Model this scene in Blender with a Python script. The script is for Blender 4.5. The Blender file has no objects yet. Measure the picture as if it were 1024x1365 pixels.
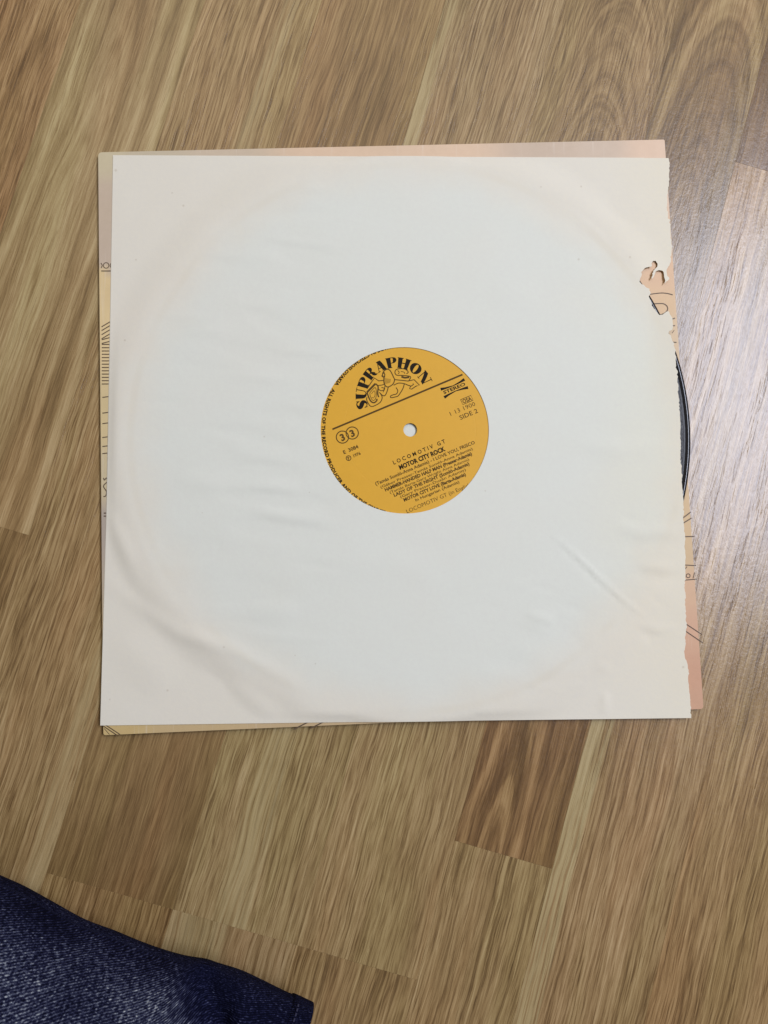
import bpy, bmesh, math, random
import numpy as np
from mathutils import Vector, Matrix, Euler
from mathutils.geometry import delaunay_2d_cdt
random.seed(7); rng = np.random.default_rng(7)
scene = bpy.context.scene
COL = scene.collection

# ------------------------------------------------------------------ camera
F = 1025.0                                           # focal length in photo pixels (photo 1024 x 1365)
CAM = Vector((-0.0163751, -0.0769207, 0.4067769))
ROT = Euler((0.0827210, -0.0238155, -0.0088725), 'XYZ')
cam = bpy.data.cameras.new('camera'); camo = bpy.data.objects.new('camera', cam); COL.objects.link(camo)
camo.location = CAM; camo.rotation_euler = ROT
cam.sensor_fit = 'AUTO'; cam.sensor_width = 36.0; cam.lens = F / 1365.0 * 36.0
cam.clip_start = 0.01; cam.clip_end = 50
scene.camera = camo
CM = ROT.to_matrix()
def at(x, y, z=0.0):
    "point of the plane z (metres) seen at photo pixel x, y"
    d = CM @ Vector(((x - 512) / F, -(y - 682.5) / F, -1.0))
    t = (z - CAM.z) / d.z
    return CAM + d * t

# ------------------------------------------------------------------ world, lamps, exposure
w = bpy.data.worlds.new('World'); scene.world = w; w.use_nodes = True
bg = w.node_tree.nodes['Background']
bg.inputs[0].default_value = (1.0, 0.90, 0.75, 1); bg.inputs[1].default_value = 0.185
def area(name, loc, target, sx, sy, power, col, roll=0.0):
    l = bpy.data.lights.new(name, 'AREA'); l.shape = 'RECTANGLE'; l.size = sx; l.size_y = sy
    l.energy = power; l.color = col
    o = bpy.data.objects.new(name, l); COL.objects.link(o); o.location = loc
    o.rotation_euler = ((Vector(target) - Vector(loc)).to_track_quat('-Z', 'Y').to_matrix() @ Matrix.Rotation(roll, 3, 'Z')).to_euler()
    return o
area('window_light', (1.12, 0.42, 1.85), (0.1, 0.0, 0.0), 1.10, 0.52, 49, (0.785, 0.835, 1.0), math.radians(-20))
area('warm_fill_light', (0.05, 0.95, 1.25), (-0.05, 0.1, 0), 1.5, 1.0, 6.3, (1.0, 0.89, 0.71))  # added warm fill, placed so brightness falls off towards the bottom
scene.view_settings.view_transform = 'Standard'; scene.view_settings.look = 'None'
scene.view_settings.exposure = 0.0; scene.view_settings.gamma = 1.0

# ------------------------------------------------------------------ node helpers
class NT:
    def __init__(s, name):
        s.m = bpy.data.materials.new(name); s.m.use_nodes = True; s.t = s.m.node_tree
        s.b = s.t.nodes['Principled BSDF']
    def n(s, typ, **kw):
        nd = s.t.nodes.new(typ)
        for k, v in kw.items(): setattr(nd, k, v)
        return nd
    def put(s, sock, v):
        if isinstance(v, bpy.types.NodeSocket): s.t.links.new(v, sock)
        elif isinstance(v, (tuple, list)) and len(v) == 3 and sock.type == 'RGBA': sock.default_value = (*v, 1)
        else: sock.default_value = v
    def math(s, op, a, b=0.0, c=None, clamp=False):
        nd = s.n('ShaderNodeMath', operation=op, use_clamp=clamp)
        s.put(nd.inputs[0], a); s.put(nd.inputs[1], b)
        if c is not None: s.put(nd.inputs[2], c)
        return nd.outputs[0]
    def vmul(s, v, k):
        nd = s.n('ShaderNodeVectorMath', operation='MULTIPLY'); s.put(nd.inputs[0], v); s.put(nd.inputs[1], k); return nd.outputs[0]
    def vadd(s, v, k):
        nd = s.n('ShaderNodeVectorMath', operation='ADD'); s.put(nd.inputs[0], v); s.put(nd.inputs[1], k); return nd.outputs[0]
    def noise(s, vec, scale=1.0, detail=2.0, rough=0.5, dim='3D', w=None):
        nd = s.n('ShaderNodeTexNoise', noise_dimensions=dim)
        if vec is not None and dim != '1D': s.put(nd.inputs['Vector'], vec)
        if w is not None: s.put(nd.inputs['W'], w)
        nd.inputs['Scale'].default_value = scale; nd.inputs['Detail'].default_value = detail
        nd.inputs['Roughness'].default_value = rough
        return nd.outputs[0]
    def ramp(s, f, stops, interp='LINEAR'):
        nd = s.n('ShaderNodeValToRGB'); cr = nd.color_ramp; cr.interpolation = interp
        while len(cr.elements) < len(stops): cr.elements.new(0.5)
        for e, (p, c) in zip(cr.elements, stops):
            e.position = p; e.color = (c, c, c, 1) if isinstance(c, (int, float)) else (*c, 1)
        s.put(nd.inputs[0], f); return nd.outputs[0]
    def mix(s, f, a, b, mode='MIX'):
        nd = s.n('ShaderNodeMix', data_type='RGBA', blend_type=mode)
        s.put(nd.inputs[0], f); s.put(nd.inputs[6], a); s.put(nd.inputs[7], b); return nd.outputs[2]
    def smooth(s, v, a, b):
        nd = s.n('ShaderNodeMapRange', interpolation_type='SMOOTHSTEP'); s.put(nd.inputs[0], v)
        s.put(nd.inputs[1], a); s.put(nd.inputs[2], b); return nd.outputs[0]
    def attr(s, name, typ='OBJECT'):
        nd = s.n('ShaderNodeAttribute', attribute_type=typ, attribute_name=name); return nd
    def obj(s): return s.n('ShaderNodeTexCoord').outputs['Object']
    def xyz(s, v):
        nd = s.n('ShaderNodeSeparateXYZ'); s.put(nd.inputs[0], v); return nd.outputs
    def comb(s, x, y, z):
        nd = s.n('ShaderNodeCombineXYZ'); s.put(nd.inputs[0], x); s.put(nd.inputs[1], y); s.put(nd.inputs[2], z); return nd.outputs[0]
    def bump(s, h, strength, dist, normal=None):
        nd = s.n('ShaderNodeBump'); s.put(nd.inputs['Height'], h); nd.inputs['Strength'].default_value = strength
        nd.inputs['Distance'].default_value = dist
        if normal is not None: s.put(nd.inputs['Normal'], normal)
        return nd.outputs[0]
    def set(s, **kw):
        for k, v in kw.items(): s.put(s.b.inputs[k.replace('_', ' ')], v)
        return s.m

# ------------------------------------------------------------------ materials
def wood():
    m = NT('oak_laminate')
    P = m.obj(); A = lambda k: m.attr(k).outputs['Fac']
    x, y, z = m.xyz(P)
    sd = A('seed')
    Q = m.vadd(P, m.comb(m.math('MULTIPLY', sd, 1.37), m.math('MULTIPLY', sd, 2.11), m.math('MULTIPLY', sd, 0.7)))
    # growth rings: the strip cuts a trunk whose axis leans a little
    wv = m.math('SUBTRACT', m.noise(m.vmul(Q, (18, 14, 1)), 1, 2, 0.5), 0.5)
    wv2 = m.math('SUBTRACT', m.noise(m.vmul(Q, (55, 45, 1)), 1, 2, 0.5), 0.5)
    W = m.vadd(Q, m.comb(m.math('ADD', m.math('MULTIPLY', wv, 0.006), m.math('MULTIPLY', wv2, 0.0012)), 0.0, 0.0))
    warp = m.math('SUBTRACT', m.noise(m.vmul(Q, (22, 5, 1)), 1, 3, 0.55), 0.5)
    warp2 = m.math('SUBTRACT', m.noise(m.vmul(Q, (160, 22, 1)), 1, 3, 0.6), 0.5)
    xx = m.math('ADD', m.math('SUBTRACT', x, A('cx')), m.math('ADD', m.math('MULTIPLY', warp, 0.020), m.math('MULTIPLY', warp2, 0.005)))
    dd = m.math('ADD', A('dep'), m.math('MULTIPLY', y, A('tilt')))
    r = m.math('SQRT', m.math('ADD', m.math('MULTIPLY', xx, xx), m.math('MULTIPLY', dd, dd)))
    rw = m.math('ADD', m.math('MULTIPLY', r, m.math('MULTIPLY', A('freq'), 1.55)), m.math('MULTIPLY', sd, 17.3))
    ring = m.noise(None, 1, 3, 0.62, '1D', rw)
    ring = m.smooth(ring, 0.22, 0.78)
    fib = m.noise(m.vmul(W, (600, 14, 1)), 1, 4, 0.62)
    fib2 = m.noise(m.vmul(W, (1500, 46, 1)), 1, 3, 0.65)
    fib3 = m.smooth(m.noise(m.vmul(W, (950, 24, 1)), 1, 3, 0.6), 0.42, 0.58)
    cloud = m.noise(m.vmul(Q, (26, 7, 1)), 1, 3, 0.55)
    tone = m.math('ADD', m.math('MULTIPLY', ring, A('ramt')), m.math('MULTIPLY', m.math('SUBTRACT', fib, 0.5), m.math('MULTIPLY', A('gamt'), 0.62)))
    tone = m.math('ADD', tone, m.math('MULTIPLY', m.math('SUBTRACT', 0.42, m.smooth(fib2, 0.46, 0.61)), m.math('MULTIPLY', A('gamt'), 0.27)))
    tone = m.math('ADD', tone, m.math('MULTIPLY', m.math('SUBTRACT', fib3, 0.5), m.math('MULTIPLY', A('gamt'), 0.20)))
    tone = m.math('ADD', tone, m.math('MULTIPLY', m.math('SUBTRACT', cloud, 0.5), 0.60))
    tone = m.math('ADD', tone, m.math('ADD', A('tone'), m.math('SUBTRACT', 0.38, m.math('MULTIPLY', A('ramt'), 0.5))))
    col = m.ramp(tone, [(0.0, (0.105, 0.062, 0.024)), (0.28, (0.183, 0.116, 0.047)), (0.52, (0.272, 0.184, 0.080)),
                        (0.77, (0.360, 0.260, 0.125)), (1.0, (0.445, 0.342, 0.180))])
    hue = m.noise(m.vmul(W, (38, 5, 1)), 1, 3, 0.5)
    col = m.mix(m.smooth(hue, 0.48, 0.66), col, m.mix(1.0, col, (0.975, 1.01, 0.96), 'MULTIPLY'))
    col = m.mix(m.smooth(hue, 0.50, 0.34), col, m.mix(1.0, col, (1.025, 0.975, 0.96), 'MULTIPLY'))
    # warm or greyish strips
    col = m.mix(A('red'), col, m.mix(1.0, col, (1.06, 0.89, 0.84), 'MULTIPLY'))
    col = m.mix(A('grey'), col, m.mix(1.0, col, (0.92, 0.97, 1.08), 'MULTIPLY'))
    # pale sapwood streak along the strip
    wob = m.math('ADD', x, m.math('MULTIPLY', m.math('SUBTRACT', m.noise(m.vmul(Q, (60, 8, 1)), 1, 3, 0.6), 0.5), 0.012))
    st = m.math('MULTIPLY', m.smooth(wob, m.math('SUBTRACT', A('sa'), 0.0012), m.math('ADD', A('sa'), 0.0012)),
                m.math('SUBTRACT', 1.0, m.smooth(wob, m.math('SUBTRACT', A('sb'), 0.0012), m.math('ADD', A('sb'), 0.0012))))
    st = m.math('MULTIPLY', m.math('MULTIPLY', st, m.math('MULTIPLY', A('samt'), m.smooth(fib, 0.34, 0.54))), m.math('SUBTRACT', 1.0, m.smooth(y, A('sy'), m.math('ADD', A('sy'), 0.12))))
    pale = m.ramp(m.math('ADD', m.math('MULTIPLY', fib, 0.7), m.math('MULTIPLY', fib2, 0.3)), [(0.40, (0.24, 0.172, 0.072)), (0.50, (0.37, 0.288, 0.140)), (0.62, (0.46, 0.370, 0.195))])
    col = m.mix(st, col, pale)
    # open pores: short dark dashes, gathered in the dark rings
    por = m.noise(m.vmul(W, (1350, 52, 1)), 1, 2.5, 0.6)
    por = m.smooth(por, 0.57, 0.63)
    gate = m.smooth(m.noise(m.vmul(W, (130, 7, 1)), 1, 2, 0.5), 0.42, 0.60)
    pm = m.math('MULTIPLY', m.math('MULTIPLY', por, gate), m.math('MULTIPLY', A('gamt'), 0.62))
    col = m.mix(pm, col, m.mix(1.0, col, (0.52, 0.44, 0.36), 'MULTIPLY'))
    emb = m.noise(m.vmul(Q, (620, 400, 1)), 1, 2, 0.7)
    h = m.math('ADD', m.math('MULTIPLY', fib2, 0.5), m.math('MULTIPLY', emb, 1.2))
    h = m.math('SUBTRACT', h, m.math('MULTIPLY', pm, 0.9))
    nrm = m.bump(h, 0.45, 0.00016)
    rough = m.math('ADD', 0.24, m.math('MULTIPLY', emb, 0.10))
    return m.set(Base_Color=col, Roughness=rough, Normal=nrm, Specular_IOR_Level=0.5)

def paper():
    m = NT('aged_paper'); P = m.obj(); x, y, z = m.xyz(P)
    dx = m.math('SUBTRACT', x, DISC.x); dy = m.math('SUBTRACT', y, DISC.y)
    r = m.math('SQRT', m.math('ADD', m.math('MULTIPLY', dx, dx), m.math('MULTIPLY', dy, dy)))
    mot = m.noise(P, 38, 4, 0.55)
    big = m.noise(P, 11, 2, 0.5)
    rr = m.math('ADD', r, m.math('MULTIPLY', m.math('SUBTRACT', mot, 0.5), 0.022))
    age = m.smooth(rr, 0.126, 0.156)                      # the paper yellowed where no record covered it
    ringw = m.math('SUBTRACT', 1.0, m.smooth(m.math('ABSOLUTE', m.math('SUBTRACT', m.math('ADD', r, m.math('MULTIPLY', m.math('SUBTRACT', big, 0.5), 0.006)), 0.1465)), 0.0005, 0.0032))
    ringw = m.math('MULTIPLY', ringw, m.smooth(m.noise(P, 16, 3, 0.6), 0.40, 0.62))
    edge = m.smooth(m.math('ADD', x, m.math('MULTIPLY', m.math('SUBTRACT', big, 0.5), 0.10)), 0.085, 0.170)
    col = m.mix(age, (0.660, 0.672, 0.600), (0.686, 0.648, 0.548))
    col = m.mix(m.math('MULTIPLY', edge, 0.8), col, m.mix(1.0, col, (1.02, 1.0, 0.93), 'MULTIPLY'))
    pink = m.smooth(big, 0.50, 0.68)
    col = m.mix(m.math('MULTIPLY', pink, 0.22), col, m.mix(1.0, col, (1.03, 0.975, 0.955), 'MULTIPLY'))
    col = m.mix(m.ramp(mot, [(0.3, 0.0), (0.7, 0.35)]), col, m.mix(1.0, col, (0.975, 0.965, 0.945), 'MULTIPLY'))
    col = m.mix(m.math('MULTIPLY', ringw, 0.22), col, m.mix(1.0, col, (0.90, 0.84, 0.74), 'MULTIPLY'))
    fibr = m.noise(P, 420, 3, 0.6)
    col = m.mix(m.ramp(fibr, [(0.3, 0.0), (0.75, 0.22)]), col, (0.60, 0.58, 0.54))
    spots = None
    for px, py, s in FOX:
        q = at(px, py, 0.0025)
        d = m.math('SQRT', m.math('ADD', m.math('POWER', m.math('SUBTRACT', x, q.x), 2), m.math('POWER', m.math('SUBTRACT', y, q.y), 2)))
        k = m.math('SUBTRACT', 1.0, m.smooth(d, s * 0.0001, s * 0.0010))
        spots = k if spots is None else m.math('MAXIMUM', spots, k)
    col = m.mix(m.math('MULTIPLY', spots, 0.30), col, (0.30, 0.22, 0.13))
    lay = m.noise(P, 900, 2, 0.6)
    nrm = m.bump(m.math('ADD', m.math('MULTIPLY', fibr, 0.7), m.math('MULTIPLY', lay, 0.3)), 0.20, 0.0003)
    return m.set(Base_Color=col, Roughness=0.75, Normal=nrm, Specular_IOR_Level=0.25)

def plain(name, col, rough=0.6, spec=0.3, noise_scale=300, amt=0.25, bump=0.1, metal=0):
    m = NT(name); P = m.obj()
    n = m.noise(P, noise_scale, 3, 0.6)
    c = m.mix(m.ramp(n, [(0.3, 0.0), (0.75, amt)]), col, tuple(v * 0.72 for v in col))
    return m.set(Base_Color=c, Roughness=rough, Specular_IOR_Level=spec, Metallic=metal, Normal=m.bump(n, bump, 0.0002))

def cardboard():
    m = NT('printed_cardboard'); P = m.obj()
    c = m.attr('print', 'GEOMETRY').outputs['Color']
    n = m.noise(P, 260, 3, 0.6); big = m.noise(P, 40, 3, 0.6)
    c = m.mix(m.ramp(n, [(0.35, 0.0), (0.75, 0.20)]), c, m.mix(1.0, c, (0.82, 0.80, 0.76), 'MULTIPLY'))
    c = m.mix(m.ramp(big, [(0.45, 0.0), (0.75, 0.25)]), c, m.mix(1.0, c, (0.86, 0.85, 0.82), 'MULTIPLY'))
    scr = m.noise(m.vmul(P, (500, 20, 1)), 1, 2, 0.5)
    c = m.mix(m.ramp(scr, [(0.62, 0.0), (0.75, 0.25)]), c, (0.72, 0.66, 0.58))
    return m.set(Base_Color=c, Roughness=0.48, Specular_IOR_Level=0.4, Normal=m.bump(n, 0.08, 0.0002))

def vinyl():
    m = NT('black_vinyl'); P = m.obj(); x, y, z = m.xyz(P)
    r = m.math('SQRT', m.math('ADD', m.math('MULTIPLY', x, x), m.math('MULTIPLY', y, y)))
    g = m.noise(None, 1, 2, 0.7, '1D', m.math('MULTIPLY', r, 9000))
    inner = m.math('SUBTRACT', 1.0, m.smooth(r, 0.1460, 0.1464))
    nrm = m.bump(m.math('MULTIPLY', g, inner), 0.7, 0.00018)
    return m.set(Base_Color=(0.010, 0.010, 0.012), Roughness=0.17, Specular_IOR_Level=0.5, Normal=nrm)

def denim(name, fade_attr=True):
    m = NT(name); uv = m.n('ShaderNodeUVMap').outputs[0]      # UV in metres on the cloth
    u, v, _ = m.xyz(uv)
    wob = m.noise(m.vmul(uv, (120, 120, 1)), 1, 2, 0.5)
    tw = m.math('SINE', m.math('MULTIPLY', m.math('ADD', m.math('ADD', m.math('MULTIPLY', u, 0.9), v), m.math('MULTIPLY', wob, 0.0012)), 2 * math.pi / 0.0019))
    slub = m.noise(m.vmul(uv, (430, 820, 1)), 1, 3, 0.75)
    slub2 = m.noise(m.vmul(uv, (900, 300, 1)), 1, 2, 0.6)
    big = m.noise(m.vmul(uv, (28, 28, 1)), 1, 3, 0.6)
    f = m.attr('fade', 'GEOMETRY').outputs['Fac']
    t = m.math('ADD', m.math('MULTIPLY', tw, 0.15), m.math('MULTIPLY', m.math('SUBTRACT', slub, 0.5), 1.7))
    t = m.math('ADD', t, m.math('MULTIPLY', m.math('SUBTRACT', slub2, 0.5), 1.2))
    t = m.math('ADD', t, m.math('MULTIPLY', m.math('SUBTRACT', big, 0.5), 0.75))
    t = m.math('ADD', t, m.math('ADD', 0.115, m.math('MULTIPLY', f, 0.26)))
    c = m.ramp(t, [(0.0, (0.002, 0.0025, 0.010)), (0.30, (0.0075, 0.0085, 0.031)), (0.55, (0.034, 0.039, 0.085)), (0.8, (0.135, 0.150, 0.225)), (1.0, (0.34, 0.37, 0.45))])
    c = m.mix(m.math('MULTIPLY', f, 0.5), c, m.mix(1.0, c, (1.45, 1.40, 0.90), 'MULTIPLY'))
    h = m.math('ADD', m.math('MULTIPLY', tw, 0.5), slub)
    return m.set(Base_Color=c, Roughness=0.9, Specular_IOR_Level=0.05, Normal=m.bump(h, 0.5, 0.0005), Sheen_Weight=0.0)

# ------------------------------------------------------------------ object helpers
def link(name, mesh, parent=None, mat=None):
    o = bpy.data.objects.new(name, mesh); COL.objects.link(o)
    if parent is not None: o.parent = parent
    if mat is not None and not mesh.materials: mesh.materials.append(mat)
    return o
def empty(name, loc=(0, 0, 0)):
    o = bpy.data.objects.new(name, None); COL.objects.link(o); o.location = loc; o.empty_display_size = 0.02; return o
def tag(o, label, cat): o['label'] = label; o['category'] = cat
def mesh_from(name, v, f, smooth=False):
    me = bpy.data.meshes.new(name); me.from_pydata(v, [], f); me.update()
    if smooth: me.polygons.foreach_set('use_smooth', [True] * len(me.polygons))
    return me
def inside(poly, pts):
    p = np.asarray(poly); x, y = pts[:, 0], pts[:, 1]; res = np.zeros(len(pts), bool)
    j = len(p) - 1
    for i in range(len(p)):
        xi, yi = p[i]; xj, yj = p[j]
        c = ((yi > y) != (yj > y)) & (x < (xj - xi) * (y - yi) / (yj - yi + 1e-15) + xi)
        res ^= c; j = i
    return res
def resample(poly, step):
    out = []
    n = len(poly)
    for i in range(n):
        a = np.array(poly[i]); b = np.array(poly[(i + 1) % n]); k = max(1, int(np.linalg.norm(b - a) / step))
        for q in range(k): out.append(tuple(a + (b - a) * q / k))
    return out
def sheet(name, outline, holes, step, zfun, thick, smooth=True):
    "a thin sheet cut to an outline with holes, its height given by zfun, closed by a rim and a back"
    loops = [resample(outline, step)] + [resample(h, step) for h in holes]
    vs, es = [], []
    for lp in loops:
        s = len(vs); vs += lp; es += [(s + i, s + (i + 1) % len(lp)) for i in range(len(lp))]
    o = np.array(loops[0]); lo, hi = o.min(0), o.max(0)
    g = np.stack(np.meshgrid(np.arange(lo[0], hi[0], step), np.arange(lo[1], hi[1], step)), -1).reshape(-1, 2)
    g = g + rng.uniform(-.18, .18, g.shape) * step
    k = inside(loops[0], g)
    for h in loops[1:]: k &= ~inside(h, g)
    g = g[k]
    edgep = np.array(vs)
    # drop grid points that crowd the cut edges
    cell = {}
    for q in edgep: cell.setdefault((int(q[0] // step), int(q[1] // step)), []).append(q)
    keep = []
    for q in g:
        cx, cy = int(q[0] // step), int(q[1] // step); ok = True
        for a in (-1, 0, 1):
            for b in (-1, 0, 1):
                for e in cell.get((cx + a, cy + b), ()):
                    if (e[0] - q[0]) ** 2 + (e[1] - q[1]) ** 2 < (0.45 * step) ** 2: ok = False; break
        if ok: keep.append(q)
    allv = [Vector(q) for q in vs] + [Vector(q) for q in keep]
    V, E, Fc, _, _, _ = delaunay_2d_cdt(allv, es, [], 0, 1e-7)
    V = np.array([(q.x, q.y) for q in V]); T = np.array([f for f in Fc if len(f) == 3])
    cen = V[T].mean(1); k = inside(loops[0], cen)
    for h in loops[1:]: k &= ~inside(h, cen)
    T = T[k]
    a, b, c = V[T[:, 0]], V[T[:, 1]], V[T[:, 2]]
    ar = (b[:, 0] - a[:, 0]) * (c[:, 1] - a[:, 1]) - (b[:, 1] - a[:, 1]) * (c[:, 0] - a[:, 0])
    T[ar < 0] = T[ar < 0][:, ::-1]
    lng = np.maximum(np.maximum(((a - b) ** 2).sum(1), ((b - c) ** 2).sum(1)), ((c - a) ** 2).sum(1)) ** .5
    T = T[np.abs(ar) / lng > .02 * step]
    Z = zfun(V[:, 0], V[:, 1]); n = len(V)
    top = np.c_[V, Z]; bot = np.c_[V, Z - thick]
    cnt = {}
    for t in T:
        for i in range(3): cnt[(t[i], t[(i + 1) % 3])] = 1
    rim = [(p, q) for (p, q) in cnt if (q, p) not in cnt]
    faces = [tuple(map(int, t)) for t in T] + [tuple(int(i) + n for i in t[::-1]) for t in T]
    # separate rim vertices keep the cut edge crisp
    verts = top.tolist() + bot.tolist(); m = {}
    def dupv(i):
        if i not in m: m[i] = len(verts); verts.append(verts[i])
        return m[i]
    nt = len(faces)
    faces += [(dupv(int(p)), dupv(int(p) + n), dupv(int(q) + n), dupv(int(q))) for p, q in rim]
    me = mesh_from(name, verts, faces)
    sm = [True] * nt + [False] * (len(faces) - nt) if smooth else [False] * len(faces)
    me.polygons.foreach_set('use_smooth', sm)
    return me
def sstep(x, a, b):
    t = np.clip((x - a) / (b - a), 0, 1); return t * t * (3 - 2 * t)
def seg_dist(X, Y, pts):
    "distance to a polyline and position 0..1 along it"
    best = np.full(X.shape, 1e9); pos = np.zeros(X.shape); L = [0]
    for i in range(len(pts) - 1): L.append(L[-1] + math.dist(pts[i], pts[i + 1]))
    for i in range(len(pts) - 1):
        ax, ay = pts[i]; bx, by = pts[i + 1]; dx, dy = bx - ax, by - ay; l2 = dx * dx + dy * dy + 1e-18
        t = np.clip(((X - ax) * dx + (Y - ay) * dy) / l2, 0, 1)
        d = np.hypot(X - ax - t * dx, Y - ay - t * dy); k = d < best
        best[k] = d[k]; pos[k] = ((L[i] + t * (L[i + 1] - L[i])) / L[-1])[k]
    return best, pos
def vnoise(X, Y, f, seed=0, oct=3):
    "smooth value noise"
    out = np.zeros(X.shape); amp = 1.0; tot = 0
    for o in range(oct):
        r = np.random.default_rng(seed + o); G = r.uniform(-1, 1, (64, 64))
        u = X * f + 20; v = Y * f + 20; i = np.floor(u).astype(int); j = np.floor(v).astype(int); a = u - i; b = v - j
        a = a * a * (3 - 2 * a); b = b * b * (3 - 2 * b)
        q = (G[i % 64, j % 64] * (1 - a) + G[(i + 1) % 64, j % 64] * a) * (1 - b) + (G[i % 64, (j + 1) % 64] * (1 - a) + G[(i + 1) % 64, (j + 1) % 64] * a) * b
        out += amp * q; tot += amp; amp *= 0.5; f *= 2
    return out / tot

# heights of the stack
Z_COVER = 0.0028; Z_BACK = 0.00295; Z_DISC = 0.0044
DISC = at(547, 573, Z_DISC)
FOX = [(245, 275, 1.0), (230, 258, .7), (182, 347, .8), (168, 455, .9), (300, 862, .8), (224, 920, .9), (147, 932, .6), (910, 889, 1.0),
       (271, 684, .5), (394, 873, .6), (421, 884, .6), (413, 657, .5), (353, 583, .7), (155, 228, 1.2), (646, 655, .6), (774, 250, .9), (720, 252, .7), (770, 348, 1.0), (838, 345, 1.0)]

# ------------------------------------------------------------------ the floor
M_WOOD = wood()
ANG = math.radians(16.6)
NX = Vector((math.cos(ANG), -math.sin(ANG), 0)); TX = Vector((math.sin(ANG), math.cos(ANG), 0))
M_BASE = plain('floor_backing', (0.17, 0.105, 0.05), 0.7, 0.2)
S = 1.6
floor = link('floor', mesh_from('floor', [(-S, -S, -.0042), (S, -S, -.0042), (S, S, -.0042), (-S, S, -.0042),
        (-S, -S, -.02), (S, -S, -.02), (S, S, -.02), (-S, S, -.02)], [(0, 1, 2, 3), (7, 6, 5, 4), (0, 4, 5, 1), (1, 5, 6, 2), (2, 6, 7, 3), (3, 7, 4, 0)]), None, M_BASE)
floor['kind'] = 'structure'
DEF = dict(tone=0.10, red=0.3, grey=0.0, cx=0.0, dep=0.09, tilt=0.02, freq=260.0, ramt=0.34, sa=1.0, sb=1.1, samt=0.0, sy=9.0, gamt=1.0, seed=0.0)
def plank(n0, n1, t0, t1, seed, **kw):
    g = 0.00002; b = 0.00005; zt = random.uniform(-0.00003, 0.0); w_ = (n1 - n0) / 2 - g; h_ = (t1 - t0) / 2 - g; zb = -0.0040
    v = []
    for (iw, z) in ((b, zt), (0, zt - b), (0, zb)):
        v += [(-w_ + iw, -h_ + iw, z), (w_ - iw, -h_ + iw, z), (w_ - iw, h_ - iw, z), (-w_ + iw, h_ - iw, z)]
    f = [(0, 1, 2, 3)]
    for k in (0, 4):
        for i in range(4): f.append((k + i, k + 4 + i, k + 4 + (i + 1) % 4, k + (i + 1) % 4))
    o = link('plank', mesh_from('plank', v, f), floor, M_WOOD)
    o.location = NX * (n0 + n1) / 2 + TX * (t0 + t1) / 2; o.rotation_euler = (0, 0, -ANG)
    p = dict(DEF); p['seed'] = seed; p.update(kw)
    for k, q in p.items(): o[k] = float(q)
    return o
BN = [-.555, -.491, -.427, -.363, -.299, -.235, -.1693, -.107, -.0405, .0245, .088, .1403, .205, .269, .333, .397, .461, .525]
def rnd(seed):
    r = random.Random(seed)
    return dict(tone=r.uniform(-.02, .2), red=r.uniform(0, .8), grey=r.uniform(0, .5), cx=r.uniform(-.06, .06), dep=r.uniform(.01, .09), tilt=r.uniform(-.12, .12), freq=r.uniform(200, 300))
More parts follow.
